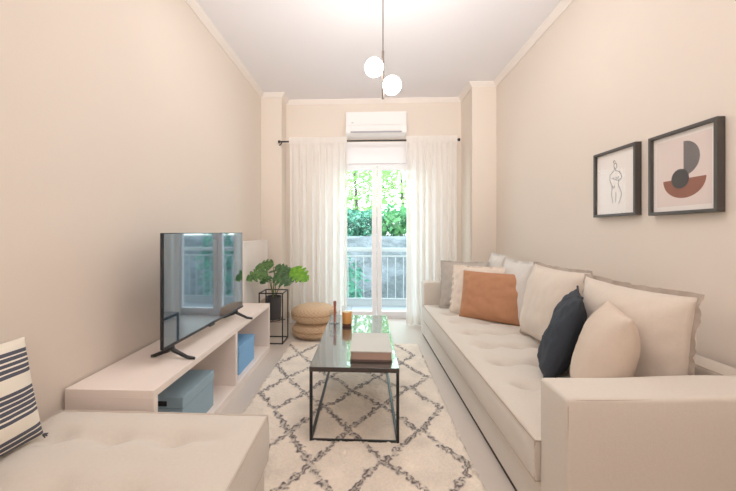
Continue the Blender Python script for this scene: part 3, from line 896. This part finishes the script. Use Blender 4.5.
# ---------------------------------------------------------------- pillows and cushions
def pillow_bm(w, h, th, seed, n=34, concave=.06, wr=.006, slump=.12):
    bm = bmesh.new()
    def P(u, v, s):
        x = w / 2 * u * (1 - concave * (1 - v * v) * abs(u) ** 1.5)
        z = h / 2 * v * (1 - concave * (1 - u * u) * abs(v) ** 1.5)
        f = max(0.0, (1 - abs(u) ** 3.0) * (1 - abs(v) ** 3.0)) ** .62
        y = s * (th / 2 * f * (1 - slump * v) + .002)
        edge = 1 - max(abs(u), abs(v))
        wob = wr * (nz(u * 2.2 + seed * 3.1, v * 2.2, s * 2, 1.4) + .7 * nz(u * 5 + seed, v * 3, s, 1.6))
        y += s * wob * min(1, edge * 6 + .15)
        # gathers running in from the corners
        y += s * .35 * wr * math.sin((u - v) * 16 + seed) * math.exp(-edge * 7) * min(1, edge * 10)
        return (x, y, z)
    gr = {}
    for s in (-1, 1):
        for i in range(n + 1):
            for j in range(n + 1):
                u = math.sin((i / n - .5) * PI) * .35 + (2 * i / n - 1) * .65
                v = math.sin((j / n - .5) * PI) * .35 + (2 * j / n - 1) * .65
                if s == 1 and (i in (0, n) or j in (0, n)):
                    gr[(s, i, j)] = gr[(-1, i, j)]; continue
                p = P(u, v, s)
                if i in (0, n) or j in (0, n): p = (p[0], 0, p[2])
                gr[(s, i, j)] = bm.verts.new(p)
        for i in range(n):
            for j in range(n):
                a = [gr[(s, i, j)], gr[(s, i + 1, j)], gr[(s, i + 1, j + 1)], gr[(s, i, j + 1)]]
                bm.faces.new(a if s < 0 else a[::-1])
    return bm

def outline(w, h, concave, n=40):
    P = []
    for e in range(4):
        for i in range(n):
            q = -1 + 2 * i / n
            u, v = ((q, -1), (1, q), (-q, 1), (-1, -q))[e]
            P.append((w / 2 * u * (1 - concave * (1 - v * v) * abs(u) ** 1.5), h / 2 * v * (1 - concave * (1 - u * u) * abs(v) ** 1.5), u, v))
    return P

def flange_bm(w, h, concave, width, seed, ruffle=.012, freq=1.0):
    bm = bmesh.new(); O = outline(w, h, concave); N = len(O); rings = []
    for k in range(4):
        s = k / 3; ring = []
        for i, (x, z, u, v) in enumerate(O):
            c = Vector((x, z)); dr = Vector((u if abs(u) > .999 else u ** 7, v if abs(v) > .999 else v ** 7)).normalized()
            wob = width * s * (1 + .25 * nz(i * .35 * freq, seed, 1))
            y = ruffle * s * (nz(i * .42 * freq, seed * 2.2, 0) * 1.6)
            ring.append(bm.verts.new((c.x * .992 + dr.x * wob, y, c.y * .992 + dr.y * wob)))
        rings.append(ring)
    for a, b in zip(rings, rings[1:]):
        for i in range(N):
            j = (i + 1) % N
            bm.faces.new((a[i], a[j], b[j], b[i]))
    return bm

def pillow(name, label, loc, rz, lean, w, h, th, m, seed, cat='pillow', group=None, concave=.06, wr=.006, flange=None, roll=0.0, slump=.12):
    """loc = centre of the bottom edge; front is local -y turned by rz; lean tips the top backwards; roll turns it in its own plane"""
    o = thing(name, label, cat, loc, group=group)
    mt = Matrix.Rotation(rz, 4, 'Z') @ Matrix.Rotation(-lean, 4, 'X')
    mt = mt @ Matrix.Translation((0, 0, h / 2)) @ Matrix.Rotation(roll, 4, 'Y')
    o.matrix_world = Matrix.Translation(loc) @ Matrix.Rotation(rz, 4, 'Z')
    loc2 = Matrix.Rotation(-lean, 4, 'X') @ Matrix.Translation((0, 0, h / 2)) @ Matrix.Rotation(roll, 4, 'Y')
    b = obj('cover', pillow_bm(w, h, th, seed, concave=concave, wr=wr, slump=slump), m, o, smooth=True)
    b.matrix_local = loc2
    if flange:
        fw, fm, ruf = flange
        f = obj('flange', flange_bm(w, h, concave, fw, seed, ruf), fm, o, smooth=True)
        f.matrix_local = loc2
    return o, b, loc2

SZ = .376
G = 'loose back cushions on the sofa'
pillow('back_cushion', 'large beige back cushion with ruffled edge nearest the camera, behind plain beige pillow', (1.243, 1.73, SZ), R(-88), R(3.5), .65, .52, .23, M['backc'], 1, 'cushion', G, flange=(.024, M['backf'], .013))
pillow('back_cushion', 'beige back cushion with ruffled edge between rust pillow and navy pillow', (1.215, 2.43, SZ), R(-88), R(11), .64, .54, .22, M['backc'], 2, 'cushion', G, flange=(.022, M['backf'], .013))
pillow('back_cushion', 'pale back cushion with ruffled edge directly behind the rust pillow', (1.26, 3.10, SZ), R(-89), R(8), .52, .52, .14, M['pearl'], 3, 'cushion', G, flange=(.024, M['pearl'], .014))
pillow('back_cushion', 'pale back cushion with ruffled edge at the far end of the sofa', (1.25, 3.55, SZ), R(-89), R(8), .34, .55, .14, M['pearl'], 4, 'cushion', G, flange=(.024, M['pearl'], .014))
pillow('throw_pillow', 'rust linen throw pillow on the far end of the sofa', (1.065, 3.045, SZ), R(-38), R(14), .55, .43, .15, M['rust'], 5, wr=.010, concave=.03)
o, b, l2 = pillow('throw_pillow', 'ivory linen throw pillow with frayed edge just behind the rust pillow', (1.00, 3.25, SZ), R(-35), R(13), .45, .45, .13, M['ivory'], 6, wr=.008, concave=.03, flange=(.02, M['ivory'], .02))
pillow('throw_pillow', 'grey linen throw pillow against the far sofa arm, behind the ivory pillow', (.985, 3.56, SZ), R(-22), R(12), .46, .47, .13, M['greyp'], 7, wr=.008, concave=.05, flange=(.018, M['greyp'], .01))
pillow('throw_pillow', 'plain smooth beige throw pillow next to the near sofa arm', (.99, 1.595, SZ), R(-114), R(14), .41, .46, .19, M['beigep'], 8, wr=.004, concave=.05)
o, b, l2 = pillow('throw_pillow', 'dark navy linen throw pillow beside the plain beige pillow', (1.005, 1.985, SZ), R(-118), R(19), .42, .47, .14, M['navy'], 9, wr=.016, concave=.05)
bm = bmesh.new(); tube(bm, [(-.21, 0, .246), (0, 0, .225), (.21, 0, .246)], .006, n=6)
f = obj('edge_piping', bm, M['navy'], o); f.matrix_local = l2
o, b, l2 = pillow('throw_pillow', 'cream pillow with charcoal stripes leaning on the left wall', (-1.185, .95, .42), R(84), R(13), .50, .36, .12, M['stripe'], 10, wr=.005, concave=.04)
bm = bmesh.new()
for k in range(6):
    a = -PI / 4 + (k - 2.5) * .16
    tube(bm, [(.245, 0, -.175), (.245 + .018 * math.cos(a), .006 * math.sin(k * 2), -.175 + .018 * math.sin(a))], .0022, n=5)
f = obj('corner_tassel', bm, M['tassel'], o); f.matrix_local = l2

# ---------------------------------------------------------------- framed prints on the right wall
def picture(label, yc, zc, w, h, kind):
    # local x runs toward the camera along the wall, local -y faces the room
    t = thing('framed_print', label, 'framed print', (XR, yc, zc), R(-90), 'framed prints on the right wall')
    fw, dp = .016, .037
    bm = bmesh.new()
    box(bm, -w / 2, w / 2, -dp, -.002, h / 2 - fw, h / 2, bev=.0015); box(bm, -w / 2, w / 2, -dp, -.002, -h / 2, -h / 2 + fw, bev=.0015)
    box(bm, -w / 2, -w / 2 + fw, -dp, -.002, -h / 2 + fw, h / 2 - fw, bev=.0015); box(bm, w / 2 - fw, w / 2, -dp, -.002, -h / 2 + fw, h / 2 - fw, bev=.0015)
    obj('frame', bm, M['frame'], t)
    iw, ih = w / 2 - fw, h / 2 - fw
    bm = bmesh.new()
    def quad(x0, x1, z0, z1, y, mi):
        f = bm.faces.new([bm.verts.new(p) for p in ((x0, y, z0), (x1, y, z0), (x1, y, z1), (x0, y, z1))]); f.material_index = mi
    def poly(pts, y, mi):
        f = bm.faces.new([bm.verts.new((x, y, z)) for x, z in pts]); f.material_index = mi
    def stroke(pts, wd, y, mi):
        # smooth flat ribbon
        Q = []
        for a in range(len(pts) - 1):
            p0, p1, p2, p3 = [Vector(pts[min(max(a + k, 0), len(pts) - 1)]) for k in (-1, 0, 1, 2)]
            for s in range(6):
                s /= 6
                Q.append(.5 * ((2 * p1) + (p2 - p0) * s + (2 * p0 - 5 * p1 + 4 * p2 - p3) * s * s + (3 * p1 - p0 - 3 * p2 + p3) * s ** 3))
        Q.append(Vector(pts[-1]))
        pr = None
        for i, q_ in enumerate(Q):
            tg = (Q[min(i + 1, len(Q) - 1)] - Q[max(i - 1, 0)]).normalized(); nn = Vector((-tg.y, tg.x)) * wd
            cur = (bm.verts.new((q_.x + nn.x, y, q_.y + nn.y)), bm.verts.new((q_.x - nn.x, y, q_.y - nn.y)))
            if pr:
                f = bm.faces.new((pr[0], cur[0], cur[1], pr[1])); f.material_index = mi
            pr = cur
    if kind == 'figure':
        quad(-iw, iw, -ih, ih, -.020, 0)
        mats = [M['paper'], M['ink']]
        k = .0021
        for pts in (
            [(-.012, .105), (-.004, .118), (.010, .114), (.014, .098), (.006, .086), (-.006, .090), (-.012, .105)],
            [(-.010, .120), (-.016, .128), (-.006, .134), (.002, .126)],
            [(.004, .088), (.004, .072), (.030, .064), (.046, .048)],
            [(-.008, .088), (-.012, .072), (-.036, .060), (-.046, .040)],
            [(.046, .048), (.054, .030), (.044, .016), (.020, .012), (-.004, .022)],
            [(-.046, .040), (-.044, .016), (-.030, -.010), (-.010, -.032), (-.004, -.016)],
            [(-.028, .034), (-.016, .024), (-.006, .034)],
            [(.006, .034), (.018, .024), (.030, .034)],
            [(-.030, -.010), (-.026, -.036), (-.034, -.064), (-.026, -.092), (-.018, -.125)],
            [(.032, .012), (.026, -.016), (.040, -.044), (.052, -.074), (.040, -.110), (.028, -.132)],
            [(.004, -.060), (.006, -.086), (-.002, -.120)]):
            stroke(pts, k, -.0205, 1)
    else:
        quad(-iw, iw, -ih, ih, -.020, 0)
        quad(-iw + .022, iw - .022, -ih + .024, ih - .024, -.0202, 1)
        def arc(cx_, cz_, r0, a0, a1, sz=1.0, n=40):
            return [(cx_ + r0 * math.cos(a0 + (a1 - a0) * i / n), cz_ + sz * r0 * math.sin(a0 + (a1 - a0) * i / n)) for i in range(n + 1)]
        poly(arc(.006, .060, .082, -PI / 2, PI / 2), -.0204, 2)
        poly(arc(.006, -.036, .112, PI, 2 * PI, .82), -.0206, 3)
        poly(arc(-.012, -.034, .047, 0, 2 * PI), -.0208, 4)
        mats = [M['paper'], M['paperB'], M['artgrey'], M['artrust'], M['artdark']]
    for f in bm.faces: pass
    me = bpy.data.meshes.new('print'); bm.to_mesh(me); bm.free()
    link('print', me, mats, t)
    obj('picture_glass', B(-iw, iw, -.028, -.026, -ih, ih), M['artglass'], t)
picture('framed line drawing of a figure, left of the two frames', 2.175, 1.449, .356, .408, 'figure')
picture('framed abstract print with grey and rust half circles, right frame', 1.728, 1.440, .362, .408, 'abstract')

# ---------------------------------------------------------------- camera
cam = bpy.data.cameras.new('camera'); co = bpy.data.objects.new('camera', cam); C.objects.link(co)
co.location = (0, 0, 1.15); co.rotation_euler = (R(90), 0, R(2.6))
cam.sensor_width = 36; cam.lens = 347 / 736 * 36
cam.shift_x = 17.76 / 736; cam.shift_y = -13.5 / 736
cam.clip_start = .05
S.camera = co

# ---------------------------------------------------------------- light
w = bpy.data.worlds.new('sky'); S.world = w; w.use_nodes = True
n, l = w.node_tree.nodes, w.node_tree.links
bg = n['Background']
tc = n.new('ShaderNodeTexCoord'); sx = n.new('ShaderNodeSeparateXYZ'); cr = n.new('ShaderNodeValToRGB')
l.new(tc.outputs['Generated'], sx.inputs[0]); l.new(sx.outputs['Z'], cr.inputs[0])
cr.color_ramp.elements[0].color = (.80, .96, 1.0, 1); cr.color_ramp.elements[1].color = (.72, .88, 1.0, 1)
l.new(cr.outputs[0], bg.inputs['Color'])
bg.inputs['Strength'].default_value = 6.5

def area(name, loc, rot, sx_, sy_, power, col, portal=False):
    a = bpy.data.lights.new(name, 'AREA'); a.shape = 'RECTANGLE'; a.size = sx_; a.size_y = sy_
    a.energy = power; a.color = col
    if portal: a.cycles.is_portal = True
    o = bpy.data.objects.new(name, a); C.objects.link(o); o.location = loc; o.rotation_euler = rot
    return o
area('door_portal', (.145, YB + .22, 1.1), (R(-90), 0, 0), 1.3, 2.2, 1, (1, 1, 1), True)
area('fill_light_rear', (.1, -.6, ZC - .06), (R(28), 0, 0), 2.0, 1.6, 5, (1, .97, .94))  # added soft fill behind the camera, no fitting in the room
area('bounce_fill', (0, -1.3, 1.5), (R(155), 0, 0), 2.2, 1.2, 39, (1, .985, .975))  # added fill aimed up behind the camera to brighten the ceiling
area('fill_light_middle', (.1, 1.9, ZC - .05), (R(15), 0, 0), 1.6, .8, 14, (1, .985, .96))  # added fill above the view, not a ceiling fitting
up = area('upward_fill', (.1, 1.0, 2.2), (R(108), 0, 0), 1.4, .4, 14, (1, .99, .98)); up.data.spread = R(95)  # unseen fill added to lift the far ceiling, back wall and curtains
su = bpy.data.lights.new('sun', 'SUN'); su.energy = 2.2; su.angle = R(4); su.color = (1, .97, .9)
so = bpy.data.objects.new('sun', su); C.objects.link(so); so.rotation_euler = (R(48), 0, R(-25))

S.view_settings.view_transform = 'Standard'
S.view_settings.look = 'None'
S.view_settings.exposure = 0.2
S.view_settings.gamma = 1.08
S.cycles.use_denoising = True
S.cycles.max_bounces = 10
S.cycles.diffuse_bounces = 5
S.cycles.transparent_max_bounces = 16
S.cycles.sample_clamp_indirect = 6
